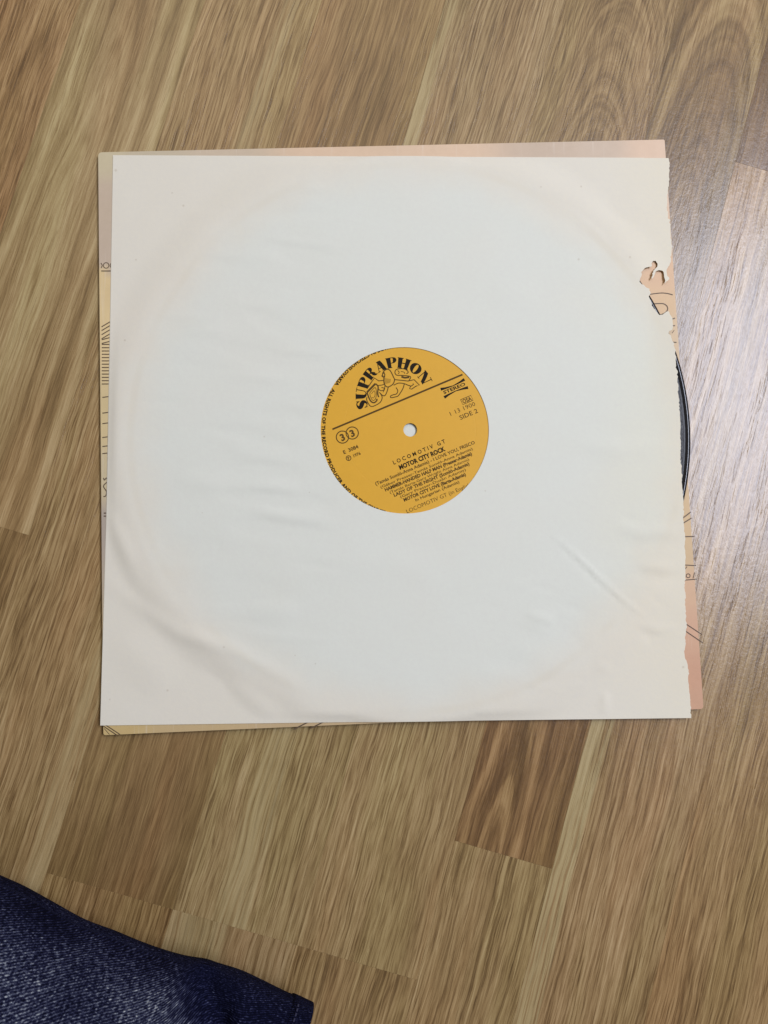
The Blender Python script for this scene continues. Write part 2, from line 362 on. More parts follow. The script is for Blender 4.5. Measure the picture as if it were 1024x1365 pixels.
KNOWN = {   # strip index -> list of (t start, t end, look)
 5: [(-.75, -.107, dict(tone=-.10, red=.4, cx=.05, dep=.05)),                                        # by the left edge, below the joint
     (-.107, .75, dict(tone=.22, gamt=.62, red=.12, cx=-.006, dep=.024, tilt=.08, freq=105, ramt=.50, sa=.021, sb=.034, samt=.0))],
 4: [(-.75, -.20, dict(tone=.05)), (-.20, .75, dict(tone=.05, red=.75, cx=.02, dep=.02, tilt=.09, freq=170))],
 6: [(-.75, .075, dict(tone=.15, red=.3, cx=.09, dep=.05, tilt=.01, freq=330, ramt=.30, sa=.0215, sb=.034, samt=.38)),
     (.075, .75, dict(tone=.10, red=.35, cx=-.09, dep=.05, freq=300, sa=.012, sb=.019, samt=.40))],
 7: [(-.75, -.267, dict(tone=.02, red=.55, cx=-.06, dep=.05, freq=260)),
     (-.267, .02, dict(tone=-.02, gamt=.65, red=.35, cx=-.11, dep=.04, tilt=.01, freq=200, ramt=.22)),
     (.02, .75, dict(tone=.01, gamt=.75, red=.45, cx=.10, dep=.05, freq=190, ramt=.26, sa=.0285, sb=.034, samt=.0))],
 8: [(-.75, -.267, dict(tone=.10, red=.4, cx=-.09, dep=.05, grey=.5, freq=170, sa=-.033, sb=-.004, samt=.35)),
     (-.267, -.03, dict(tone=.13, red=.05, cx=.10, dep=.05, tilt=-.01, freq=270, ramt=.30, sa=-.012, sb=.004, samt=.5)),
     (-.03, .75, dict(tone=.08, red=.3, grey=.6, cx=.06, dep=.03, tilt=.05, freq=380, ramt=.34, sa=-.034, sb=-.0265, samt=.65))],
 9: [(-.75, -.267, dict(tone=.02, red=.3, cx=.03, dep=.02, tilt=.07, freq=230)),
     (-.267, .03, dict(tone=.10, red=.15, cx=-.12, dep=.04, tilt=.005, freq=330, ramt=.30)),
     (.03, .75, dict(tone=-.02, red=.3, grey=.2, cx=.004, dep=.050, tilt=.14, freq=480, ramt=.34))],
 10: [(-.75, -.196, dict(tone=.06, red=.2, cx=.11, dep=.04, freq=260, ramt=.30)),
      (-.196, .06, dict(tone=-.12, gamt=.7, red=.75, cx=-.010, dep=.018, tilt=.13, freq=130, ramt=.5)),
      (.06, .75, dict(tone=-.10, gamt=.8, red=.3, cx=.003, dep=.048, tilt=.14, freq=110, ramt=.75))],  # tone lowered partly to carry the soft shade of the top-right corner
 11: [(-.75, .20, dict(tone=.11, red=.55, grey=.4, cx=.08, dep=.05, tilt=.012, freq=250, ramt=.34, sa=-.034, sb=-.0205, samt=.75, sy=.19)),
      (.20, .75, dict(tone=-.24, gamt=.7, red=.5, cx=-.08, dep=.05, tilt=.01, freq=200))],  # darker strip, its tone also standing in for the corner's shade
 12: [(-.75, .15, dict(tone=.04, red=.45, cx=-.10, dep=.05, tilt=.01, freq=300, ramt=.30)), (.15, .75, dict(tone=.05))],
}
sd = 1.0
for i in range(len(BN) - 1):
    if i in KNOWN:
        for (t0, t1, kw) in KNOWN[i]:
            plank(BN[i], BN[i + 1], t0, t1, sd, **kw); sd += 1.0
    else:
        cuts = [-.75, random.uniform(-.4, -.15), random.uniform(.05, .3), .75]
        for t0, t1 in zip(cuts, cuts[1:]):
            plank(BN[i], BN[i + 1], t0, t1, sd, **rnd(int(sd))); sd += 1.0

# ------------------------------------------------------------------ record cover (cardboard jacket)
PC = [at(131, 203, Z_COVER), at(886, 186, Z_COVER), at(938, 945, Z_COVER), at(138, 980, Z_COVER)]
PC = [np.array((p.x, p.y)) for p in PC]
def rounded(poly, rads):
    out = []; n = len(poly)
    for i in range(n):
        p = poly[i]; a = poly[i - 1] - p; b = poly[(i + 1) % n] - p; a = a / np.linalg.norm(a); b = b / np.linalg.norm(b); r = rads[i]
        for k in range(5):
            t = k / 4; q = p + a * r * (1 - t) ** 2 + b * r * t ** 2; out.append(tuple(q))
    return out
cov_out = rounded(PC, (.0022, .0008, .0018, .0012))
jacket = empty('record_cover', tuple(np.mean(PC, axis=0)) + (0,))
tag(jacket, 'pink and tan printed cardboard cover on the floor under the white paper sleeve', 'record cover')
jo = np.array(jacket.location)
M_CARD = cardboard()
def zc(X, Y): return np.full(X.shape, Z_COVER) + 0.00004 * vnoise(X, Y, 25, 3, 2)
me = sheet('front_panel', cov_out, [], .004, zc, .00055)
SAMP = [((140, 215), (.55, .49, .38)), ((140, 260), (.52, .43, .38)), ((142, 330), (.52, .43, .385)), ((300, 203), (.55, .46, .40)), ((200, 206), (.52, .46, .39)),
        ((430, 200), (.66, .50, .41)), ((600, 197), (.66, .50, .41)), ((730, 195), (.53, .43, .38)), ((800, 195), (.55, .45, .40)), ((870, 197), (.66, .50, .42)),
        ((880, 365), (.62, .42, .29)), ((885, 410), (.60, .42, .26)), ((896, 440), (.58, .44, .30)), ((915, 690), (.56, .40, .23)), ((915, 740), (.55, .40, .24)),
        ((918, 780), (.58, .38, .26)), ((922, 840), (.56, .34, .24)), ((930, 900), (.53, .30, .21)), ((930, 935), (.54, .32, .23)),
        ((142, 370), (.66, .52, .33)), ((140, 450), (.68, .54, .34)), ((139, 560), (.60, .49, .31)), ((139, 640), (.55, .47, .34)), ((140, 700), (.40, .35, .34)),
        ((150, 972), (.55, .42, .22)), ((250, 970), (.52, .40, .25)), ((400, 966), (.50, .38, .25)), ((500, 600), (.6, .45, .32))]
sp = np.array([tuple(at(*p, Z_COVER))[:2] for p, c in SAMP]); sc_ = np.array([c for p, c in SAMP]) * np.array((.98, .945, .80))
band = at(140, 361, Z_COVER).y
co = np.empty(len(me.vertices) * 3); me.vertices.foreach_get('co', co); co = co.reshape(-1, 3)
colr = np.zeros((len(co), 4)); colr[:, 3] = 1
for i, p in enumerate(co):
    dw = 1.0 / (np.hypot(sp[:, 0] - p[0], sp[:, 1] - p[1]) ** 3 + 1e-7)
    left = p[0] < -.10
    if left: dw *= np.where((sp[:, 1] > band) == (p[1] > band), 1.0, 0.0005)
    colr[i, :3] = (sc_ * dw[:, None]).sum(0) / dw.sum()
ca = me.color_attributes.new('print', 'FLOAT_COLOR', 'POINT'); ca.data.foreach_set('color', colr.ravel())
me.transform(Matrix.Translation(-Vector(jo)))
front = link('front_panel', me, jacket, M_CARD)
me = sheet('back_panel', cov_out, [], .02, lambda X, Y: np.full(X.shape, .00058), .00052); me.transform(Matrix.Translation(-Vector(jo)))
link('back_panel', me, jacket, plain('kraft_cardboard', (.55, .47, .36), .7))
# folded spine along the left side
a, b = Vector((*PC[0], 0)), Vector((*PC[3], 0)); dl = (b - a).normalized(); out_ = Vector((dl.y, -dl.x, 0))
if out_.x > 0: out_ = -out_
v, f = [], []
for k, s in enumerate(np.linspace(.004, (b - a).length - .003, 30)):
    for j in range(7):
        t = math.pi * j / 6; v.append(tuple(a + dl * s + out_ * (.0004 * math.sin(t) + .00002) + Vector((0, 0, Z_COVER / 2 + (Z_COVER / 2 - .00008) * math.cos(t))) - Vector(jo)))
    if k:
        for j in range(6): f.append(((k - 1) * 7 + j, k * 7 + j, k * 7 + j + 1, (k - 1) * 7 + j + 1))
link('spine', mesh_from('spine', v, f, True), jacket, plain('worn_spine_card', (.45, .37, .28), .7))

# flat print: ribbons
class Ink:
    def __init__(s): s.v, s.f, s.k = [], [], 0
    def ribbon(s, pts, wid, z=0.0):
        pts = [Vector((p[0], p[1])) for p in pts]; n = len(pts)
        if not isinstance(wid, (list, tuple)): wid = [wid] * n
        s.k += 1; zz = z + (s.k % 50) * 4e-7; st = len(s.v)
        for i, p in enumerate(pts):
            d = (pts[min(i + 1, n - 1)] - pts[max(i - 1, 0)]); d = d.normalized() if d.length > 0 else Vector((1, 0))
            nn = Vector((-d.y, d.x)) * wid[i] / 2
            s.v += [(p.x + nn.x, p.y + nn.y, zz), (p.x - nn.x, p.y - nn.y, zz)]
            if i: q = st + 2 * i; s.f.append((q - 2, q - 1, q + 1, q))
    def build(s, name, parent, mat): 
        return link(name, mesh_from(name, s.v, s.f), parent, mat)
def smooth_line(pts, sub=4):
    "Catmull-Rom through the points"
    P = [np.array(p, float) for p in pts]; P = [2 * P[0] - P[1]] + P + [2 * P[-1] - P[-2]]; out = []
    for i in range(1, len(P) - 2):
        for k in range(sub):
            t = k / sub; a_, b_, c_, d_ = P[i - 1], P[i], P[i + 1], P[i + 2]
            out.append(tuple(.5 * (2 * b_ + (c_ - a_) * t + (2 * a_ - 5 * b_ + 4 * c_ - d_) * t * t + (3 * b_ - a_ - 3 * c_ + d_) * t ** 3)))
    out.append(tuple(P[-2])); return out
ink = Ink(); ZP = Z_COVER + .00009
def cl(px, wmm=.5, sub=0):
    q = px if not sub else smooth_line(px, sub)
    ink.ribbon([tuple((at(x, y, ZP) - Vector(jo)))[:2] for x, y in q], wmm / 1000, ZP)
def ring(cx, cy, r, wmm=.4): cl([(cx + r * math.cos(t), cy + r * math.sin(t)) for t in np.linspace(0, 2 * math.pi, 17)], wmm)
# left strip
ring(141.6, 353.8, 3.7, .45); ring(150.6, 353.8, 3.7, .45)
cl([(134.6, 350.6), (136.4, 353.8), (134.8, 357.2)], .45, 3)
cl([(135, 361.2), (162, 361.2)], .55)
for y in (430, 435, 440.5, 446): cl([(135.6, y + 5.6), (150, y - 3)], .5)
for y in (450, 455): cl([(135.8, y + 2.8), (150, y - 1)], .5)
for i, y in enumerate(np.arange(459, 514, 4.4)): cl([(135.8, y), (150, y)], .5)
for y in (529, 550, 564, 582.5, 594.5, 604): cl([(136.6, y + .7), (148, y - .8)], .5)
cl([(143.5, 604), (143.8, 638)], .3)
cl([(138, 637), (139.4, 640), (142, 637), (143, 642), (138, 648), (142, 655), (141, 661), (138, 662)], .5, 4)
cl([(138.4, 684), (144, 684)], .6); cl([(138.4, 688), (144, 688)], .6)
# bottom strip
cl([(138, 968), (156, 980)], .5); cl([(141, 966.5), (160, 979)], .5); cl([(139, 971), (146, 979)], .3)
cl([(392, 972), (412, 962)], .6); cl([(414, 971), (434, 961)], .6)
# right strip
cl([(862, 393), (872, 391.5), (882, 390.5), (890, 391.2), (897, 393)], .5, 3)
cl([(870, 405), (882, 404.5), (887, 406), (890, 409.5), (889.5, 414), (885, 418), (879, 420), (876, 421.5)], .5, 3)
cl([(893, 427), (897, 425), (900, 424)], .55); cl([(894, 434.5), (900, 434)], .55); cl([(894, 455.8), (902, 456.4)], .5); cl([(896, 444), (899, 440)], .3)
cl([(904, 695.5), (921, 682.5)], .55); cl([(905, 701), (922, 690.5)], .55)
cl([(908, 715.6), (926, 715)], .55); cl([(910, 753), (928, 754)], .5); cl([(912, 761), (916, 755)], .35)
cl([(910, 773.5), (929, 772)], .5); ring(917.5, 767.5, 2.6, .45); cl([(924, 771), (926, 763)], .4)
cl([(912, 830), (936, 846)], .5); cl([(913, 840.5), (937, 857)], .5)
M_INK = plain('cover_ink', (.10, .065, .04), .55, .3, 500, .3, 0)
ink.build('printed_lines', front, M_INK)['kind'] = 'stuff'

# ------------------------------------------------------------------ paper inner sleeve
LF, RT, TP, BT = None, None, None, None
def pxy(x, y, z=.0030): p = at(x, y, z); return (p.x, p.y)
right_edge = [(889, 211), (890.6, 222), (889.6, 232), (890.4, 240), (889.6, 248), (888, 255), (887, 262), (887.4, 270), (886.9, 279), (888.3, 287), (888, 291.5), (890.8, 293.5), (889.6, 296.5),
    (892, 300), (891.4, 309), (892.6, 320), (893, 334), (893.6, 350), (889.9, 356.5), (887.6, 362.5), (888.5, 369), (891.2, 372.4), (887.4, 376.4), (884.6, 379.8), (885.6, 375), (884.2, 368), (882, 361.8), (877.5, 361.2), (873.3, 362.8),
    (870.6, 369), (867.6, 373.5), (868.2, 366), (871.5, 360.5), (875, 357), (875.7, 352.2), (873.4, 348.6), (869.8, 348.8), (867.4, 352.6), (867.2, 356.8), (863, 357.3), (859.2, 358.3), (856.4, 361), (853.2, 364.6), (853.6, 369.5), (852, 372.5), (851, 377.4),
    (853.6, 380.4), (857, 381.6), (860, 385), (864.3, 386.6), (865.8, 392.6), (863.2, 396.4), (866.6, 404.5), (869, 411), (872.6, 416), (877, 421.8), (881.5, 421.2), (885.8, 417.6), (888.9, 416.8), (890.6, 421), (894, 426.3), (894.4, 434), (893.8, 441.4),
    (889.6, 443.2), (888.8, 446), (892, 449.2), (893.2, 454), (895.6, 458.5), (896.4, 464), (897.8, 470.5), (898.4, 480), (899, 489), (898.2, 491.5), (901, 496), (900.6, 506), (902.2, 516), (901.8, 526), (903.4, 536), (904, 545), (904.4, 556), (905.4, 566), (904.8, 580), (905.8, 594), (905.2, 606), (906.4, 620), (907.6, 636), (907.2, 645), (908.6, 655), (909, 671), (909.8, 684),
    (908.6, 693), (910.4, 704), (911.8, 717), (911.2, 730), (912.8, 741), (912.4, 754), (913.2, 766), (912, 779), (913.6, 792), (913.2, 804), (914.4, 815), (913.8, 826), (915.6, 835), (914.4, 843), (912.8, 851), (913.6, 860), (911.8, 868), (912.8, 876), (916, 884), (917.8, 893), (917, 905), (918.4, 918), (919.6, 928), (920.2, 938), (920.6, 948), (921.4, 957)]
def jag(pts):
    out = []
    for i, p in enumerate(pts):
        out.append(p)
        if i + 1 < len(pts):
            q = pts[i + 1]; k = int(math.dist(p, q) // 2.6)
            for j in range(1, k + 1):
                t = j / (k + 1); out.append((p[0] + (q[0] - p[0]) * t + random.uniform(-.75, .75) * random.random() * 1.6, p[1] + (q[1] - p[1]) * t))
    return out
left_edge = [(134, 967), (136.5, 880), (139.6, 790), (142.3, 690), (144, 610), (146, 520), (147.6, 420), (149.3, 310), (151, 208)]
sl_out = [pxy(151, 208), pxy(400, 209.6), pxy(640, 210.2)] + [pxy(*p) for p in jag([(q[0] + (2.0 if q[1] < 348 else 0), q[1]) for q in right_edge])] + [pxy(700, 959.6), pxy(420, 963)] + [pxy(*p) for p in left_edge[:-1]]
HC = at(539.6, 572.6, .0050); HR = .0446
hole = [(HC.x + HR * (1 + .004 * math.sin(3 * t + 1)) * math.cos(t), HC.y + HR * math.sin(t)) for t in np.linspace(0, 2 * math.pi, 181)[:-1]]
TLc, BLc = np.array(pxy(151, 208)), np.array(pxy(134, 967)); TRc = np.array(pxy(889, 211)); BRc = np.array(pxy(921, 957))
def line_d(X, Y, a, b):
    d = (b - a) / np.linalg.norm(b - a); return np.abs((X - a[0]) * d[1] - (Y - a[1]) * d[0])
def wr(pts, wmm, amp, z=.0045): return ([pxy(*p, z) for p in pts], wmm / 1000, amp / 1000)
WR = [wr([(330, 415), (365, 432), (410, 450)], 3.5, -.22), wr([(288, 460), (330, 472), (380, 480), (430, 480)], 3.2, -.30), wr([(300, 500), (350, 503), (400, 508)], 3, .16),
      wr([(340, 550), (385, 553), (410, 560)], 3, -.18), wr([(280, 572), (330, 578), (355, 586), (395, 596)], 2.4, -.26), wr([(300, 624), (350, 624), (400, 632)], 3, -.28), wr([(320, 610), (390, 612)], 3, .15),
      wr([(300, 660), (345, 661), (390, 668), (440, 672)], 2.8, -.38), wr([(330, 648), (400, 652)], 3, .25), wr([(330, 680), (400, 690), (440, 696)], 3.5, .25), wr([(315, 703), (350, 700), (385, 708), (430, 706)], 2.8, -.42),
      wr([(210, 725), (260, 733), (300, 731)], 5, -.28), wr([(250, 790), (310, 785), (380, 795)], 6, -.25), wr([(330, 810), (400, 815)], 5, .2), wr([(230, 640), (300, 645)], 6, .18),
      wr([(650, 390), (720, 400)], 8, .14), wr([(360, 330), (430, 350)], 6, -.14), wr([(420, 760), (520, 750), (600, 770)], 8, .16), wr([(760, 590), (830, 600), (890, 590)], 5, .2),
      # long diagonal crease, lower right
      wr([(735, 712), (770, 742), (800, 772), (830, 799), (862, 823)], 1.3, .22), wr([(740, 722), (775, 755), (805, 783), (835, 808)], 1.5, -.13),
      wr([(820, 700), (860, 712), (905, 705)], 4, .26), wr([(830, 730), (870, 722), (910, 728)], 3.5, -.16), wr([(846, 765), (880, 772), (910, 766)], 3, -.20), wr([(850, 755), (900, 757)], 3, .25),
      wr([(852, 838), (866, 846), (884, 858)], 3, -.24), wr([(846, 832), (872, 840), (905, 838)], 2.5, .18), wr([(640, 900), (700, 880), (760, 890)], 9, .18), wr([(640, 880), (720, 885)], 5, -.18), wr([(690, 925), (760, 900), (800, 880)], 7, -.14),
      wr([(700, 820), (730, 826), (728, 836)], 3, .26), wr([(800, 945), (808, 930), (806, 955)], 2, .3),
      # fold fan at the lower-left corner
      wr([(141, 680), (160, 715), (178, 760)], 4, .32), wr([(138, 772), (170, 796), (205, 822), (240, 845), (305, 864), (355, 890), (410, 921)], 4.2, .40), wr([(150, 700), (185, 775), (230, 822)], 5, .25), wr([(150, 850), (190, 880), (230, 915)], 9, .28),
      wr([(300, 905), (340, 935), (372, 958)], 5, .38), wr([(260, 890), (330, 920), (400, 950)], 7, -.30), wr([(165, 920), (185, 935)], 4, -.2),
      wr([(300, 300), (350, 275), (410, 252)], 5, -.16), wr([(330, 275), (430, 245)], 5, .12), wr([(800, 270), (850, 300)], 5, -.2), wr([(690, 262), (760, 285), (830, 330)], 7, -.2), wr([(770, 345), (800, 356), (850, 350)], 3, -.2)]
rw = random.Random(5)
for k in range(34):                                    # faint level ripples where the paper has been handled
    x0_, y0_ = rw.uniform(180, 400), rw.uniform(250, 860); ln = rw.uniform(40, 120); sl = rw.uniform(-.02, .16)
    WR.append(wr([(x0_, y0_), (x0_ + ln / 2, y0_ + ln / 2 * sl + rw.uniform(-3, 3)), (x0_ + ln, y0_ + ln * sl)], rw.uniform(1.8, 3.2), rw.uniform(-.13, .13)))
for k in range(14):
    x0_, y0_ = rw.uniform(560, 860), rw.uniform(690, 930); ln = rw.uniform(20, 60); a_ = rw.uniform(-.5, .8)
    WR.append(wr([(x0_, y0_), (x0_ + ln * math.cos(a_), y0_ + ln * math.sin(a_))], rw.uniform(1.4, 2.6), rw.uniform(-.12, .12)))
def zfront(X, Y):
    r = np.hypot(X - DISC.x, Y - DISC.y); th = np.arctan2(Y - DISC.y, X - DISC.x)
    # how wide the paper tents before it reaches the cover: widest in the lower-left corner
    ll = np.exp(-((np.angle(np.exp(1j * (th - math.radians(-140)))) / .65) ** 2))
    W = .020 - .002 * ll
    s = 1 - sstep(r, .1515, .1515 + W)
    s = s + .10 * ll * np.exp(-((r - .1535) / .006) ** 2)
    e = np.minimum(np.minimum(line_d(X, Y, TLc, BLc), line_d(X, Y, TLc, TRc)), line_d(X, Y, BLc, BRc))
    clampf = sstep(e, -.0006, .0055)
    low, high = Z_BACK + .00030, Z_DISC + .00042
    z = low + (high - low) * np.minimum(s, 1.1) * clampf
    for pts, wd, amp in WR:
        d, t = seg_dist(X, Y, pts); z = z + amp * 1.9 * np.exp(-(d / wd) ** 2) * np.sin(np.pi * np.clip(t, .02, .98)) ** .7 * np.clip(clampf, .2, 1)
    ins = 1 - sstep(r, .100, .150)
    z = z + (.00007 * vnoise(X, Y, 30, 11, 3) + .00003 * vnoise(X, Y, 120, 15, 2)) * (.5 + .5 * clampf)
    z = z + .00010 * (1 - ins) * vnoise(X, Y, 45, 21, 3) * clampf
    # the free torn side curls up a little
    z = z + .0013 * sstep(X, .136, .160) * np.exp(-((Y - .055) / .045) ** 2)
    # never into the record or the back leaf
    lowlim = Z_BACK + .00028 + (Z_DISC - .00002 - Z_BACK) * (1 - sstep(r, .1506, .1560))
    hd = np.hypot(X - HC.x, Y - HC.y); z = z + .00005 * np.exp(-((hd - HR) / .006) ** 2)
    return np.maximum(z, lowlim)
M_PAPER = paper()
sleeve = empty('inner_sleeve', (0, 0, Z_BACK))
tag(sleeve, 'white paper inner sleeve with round centre hole and torn right edge, on the cardboard cover', 'record sleeve')
iz = Matrix.Translation((0, 0, -Z_BACK))
me = sheet('front_leaf', sl_out, [hole], .0017, zfront, .00024); me.transform(iz)
link('front_leaf', me, sleeve, M_PAPER)
back_px = [(151.6, 208.6), (640, 211), (858, 212), (856, 300), (846, 345), (838, 372), (846, 400), (858, 430), (868, 470), (880, 520), (884, 580), (886, 660), (894, 740), (900, 850), (905, 956), (420, 962.4), (134.8, 966.4), (142.8, 690), (148, 420)]
me = sheet('back_leaf', [pxy(*p, .0017) for p in back_px], [], .006, lambda X, Y: np.full(X.shape, Z_BACK + .00010), .00012); me.transform(iz)
link('back_leaf', me, sleeve, M_PAPER)

# the three closed sides, where the paper is folded over
path = resample([pxy(904, 956.9), pxy(700, 959.4), pxy(420, 962.8)] + [pxy(*p) for p in left_edge] + [pxy(400, 209.8), pxy(640, 210.4), pxy(886, 211.2)], .003)
path = path[:next(i for i in range(len(path) - 1, 0, -1) if path[i][1] > .14 and path[i][0] > .14)]
pa = np.array(path); pa = pa * .9995; zt_ = zfront(pa[:, 0], pa[:, 1]) - .00012
v = [(x_, y_, z_ - Z_BACK) for (x_, y_), z_ in zip(pa, zt_)] + [(x_, y_, .00006) for x_, y_ in pa]; n_ = len(pa)
keep_ = [i for i in range(n_ - 1) if math.dist(pa[i], pa[i + 1]) < .01]
link('folded_edge', mesh_from('folded_edge', v, [(i, i + 1, n_ + i + 1, n_ + i) for i in keep_], True), sleeve, M_PAPER)

# ------------------------------------------------------------------ the record
record = empty('vinyl_record', (DISC.x, DISC.y, Z_BACK + .00018))
tag(record, 'black vinyl record with an orange yellow centre label, held inside the white paper sleeve', 'record')
H0 = Z_DISC - (Z_BACK + .00018)                       # label height over the record's underside
prof = [(.0036, H0 - .0003), (.0036, .00006), (.0500, .00006), (.0520, .00035), (.1460, .00030), (.1480, .00008), (.1496, .00025), (.1502, .00050), (.1502, .00078), (.1499, .00100), (.1491, .00126), (.14892, .001262), (.1483, .00112), (.1474, .00082), (.1466, .00078),
        (.1462, .00084), (.1300, .00084), (.0900, .00084), (.0560, .00084), (.0530, .00092), (.0515, H0 - .0001), (.0500, H0 - .0001), (.0036, H0 - .0001)]
def lathe(name, prof, seg, closed=True, smooth=True):
    v, f = [], []; n = len(prof)
    for k in range(seg):
        t = 2 * math.pi * k / seg
        for r, z in prof: v.append((r * math.cos(t), r * math.sin(t), z))
    for k in range(seg):
        for j in range(n if closed else n - 1):
            a, b = k * n + j, k * n + (j + 1) % n; c, d = ((k + 1) % seg) * n + (j + 1) % n, ((k + 1) % seg) * n + j
            f.append((a, d, c, b))
    me = mesh_from(name, v, f, smooth)
    bm = bmesh.new(); bm.from_mesh(me); bmesh.ops.recalc_face_normals(bm, faces=bm.faces); bm.to_mesh(me); bm.free()
    return me
M_VINYL = vinyl()
link('disc', lathe('disc', prof[1:], 720, True, False), record, M_VINYL)
lprof = [(.0036, H0 - .00009), (.0500, H0 - .00009), (.0500, H0), (.0497, H0 + .00003), (.0352, H0 + .00003), (.0349, H0 + .000005), (.0346, H0 + .00003), (.0039, H0 + .00003), (.0036, H0)]
M_LABEL = plain('orange_label_paper', (.650, .345, .021), .55, .35, 240, .12, .06)
label = link('label', lathe('label', lprof, 160, True, False), record, M_LABEL)

# printing on the label, in label millimetres turned to the record's position
LA = math.radians(22.64)
ZI = H0 + .00005
M_PRINT = plain('label_black_ink', (.014, .009, .004), .6, .12, 900, .2, 0)
M_PRINT2 = plain('label_thin_ink', (.085, .045, .008), .6, .15, 900, .2, 0)
def L2(u, v): return ((u * math.cos(LA) - v * math.sin(LA)) / 1000, (u * math.sin(LA) + v * math.cos(LA)) / 1000)
def pxlab(x, y):
    p = at(x, y, Z_DISC) - DISC; return (p.x, p.y)
class Print(Ink):
    def rib(s, pts, wmm):
        w_ = [q / 1000 for q in wmm] if isinstance(wmm, (list, tuple)) else wmm / 1000
        s.ribbon([L2(*p) for p in pts], w_, ZI)
    def circ(s, cu, cv, r, wmm): s.rib([(cu + r * math.cos(t), cv + r * math.sin(t)) for t in np.linspace(0, 2 * math.pi, 25)], wmm)
    def glyphs(s, me, fn):
        s.k += 1; zz = ZI + (s.k % 50) * 4e-7; st = len(s.v)
        for q in me.vertices: s.v.append((*L2(*fn(q.co.x, q.co.y)), zz))
        for p in me.polygons: s.f.append(tuple(st + i for i in p.vertices))
def text_mesh(txt, bold=0.0, space=1.0):
    c = bpy.data.curves.new('text', 'FONT'); c.body = txt; c.size = 1.0; c.resolution_u = 2; c.offset = bold; c.space_character = space
    c.fill_mode = 'FRONT' if hasattr(c, 'fill_mode') else None
    c.dimensions = '2D'
    o = bpy.data.objects.new('text', c); COL.objects.link(o)
    dg = bpy.context.evaluated_depsgraph_get(); me = bpy.data.meshes.new_from_object(o.evaluated_get(dg))
    bpy.data.objects.remove(o); bpy.data.curves.remove(c)
    return me
def extent(me):
    xs = [q.co.x for q in me.vertices]; ys = [q.co.y for q in me.vertices]; return min(xs), max(xs), min(ys), max(ys)
def line_text(P, txt, u0, u1, v, h, bold=0.0, space=1.0):
    "one line of print fitted from u0 to u1, baseline v, capital height h (mm)"
    me = text_mesh(txt, bold, space); x0, x1, _, _ = extent(me); k = (u1 - u0) / (x1 - x0); ky = h / .70
    P.glyphs(me, lambda x, y: (u0 + (x - x0) * k, v + y * ky)); bpy.data.meshes.remove(me)
pr = Print(); pt = Print()
# maker's name in fat face letters on an arch
AC = (0.0, 19.4); RI, RO = 15.7, 21.4
letters = {
 'S': (.72, [([(.60, .74), (.52, .92), (.36, .96), (.20, .84), (.22, .66), (.38, .50), (.52, .36), (.52, .16), (.36, .04), (.18, .07), (.08, .26)], [.05, .08, .12, .24, .34, .40, .34, .24, .12, .07, .05]), ([(.62, .66), (.62, .98)], .05), ([(.06, .02), (.06, .34)], .05)]),
 'U': (.84, [([(.20, 1), (.20, .36), (.24, .17), (.36, .06), (.50, .05), (.62, .14), (.68, .32), (.68, 1)], [.32, .32, .28, .18, .08, .06, .06, .06]), ([(0, .97), (.42, .97)], .06), ([(.52, .97), (.84, .97)], .06)]),
 'P': (.80, [([(.20, 0), (.20, 1)], [.32, .32]), ([(.35, .965), (.50, .96), (.62, .88), (.65, .72), (.60, .56), (.48, .47), (.35, .46)], [.06, .08, .22, .28, .20, .08, .06]), ([(0, .03), (.42, .03)], .06), ([(0, .97), (.1, .97)], .06)]),
 'R': (.90, [([(.20, 0), (.20, 1)], [.32, .32]), ([(.35, .965), (.50, .96), (.61, .88), (.63, .74), (.58, .60), (.48, .51), (.35, .50)], [.06, .08, .22, .28, .18, .08, .06]), ([(.44, .48), (.56, .40), (.63, .22), (.72, .06), (.90, .05)], [.06, .20, .32, .16, .05]), ([(0, .03), (.42, .03)], .06)]),
 'A': (.90, [([(.12, 0), (.42, 1)], [.06, .07]), ([(.44, 1), (.70, 0)], [.30, .36]), ([(.22, .32), (.55, .32)], .06), ([(0, .03), (.26, .03)], .06), ([(.46, .03), (.92, .03)], .06)]),
 'H': (.98, [([(.20, 0), (.20, 1)], [.32, .32]), ([(.76, 0), (.76, 1)], [.32, .32]), ([(.35, .5), (.61, .5)], .09), ([(0, .03), (.42, .03)], .06), ([(0, .97), (.42, .97)], .06), ([(.56, .03), (.98, .03)], .06), ([(.56, .97), (.98, .97)], .06)]),
 'N': (.92, [([(.12, 0), (.12, 1)], [.06, .06]), ([(.18, 1), (.72, 0)], [.34, .34]), ([(.80, 0), (.80, 1)], [.06, .06]), ([(0, .03), (.26, .03)], .06), ([(.64, .97), (.94, .97)], .06)]),
 'O': (.94, [])}
word = 'SUPRAPHON'; gap = .07
tot = sum(letters[c][0] for c in word) + gap * (len(word) - 1)
def arch(cx0, scale):
    def fn(x, y):
        th = math.radians(178) - (cx0 + x) / tot * math.radians(177); r = RI + (RO - RI) * y
        return (AC[0] + r * math.cos(th), AC[1] + r * math.sin(th))
    return fn
cx0 = 0
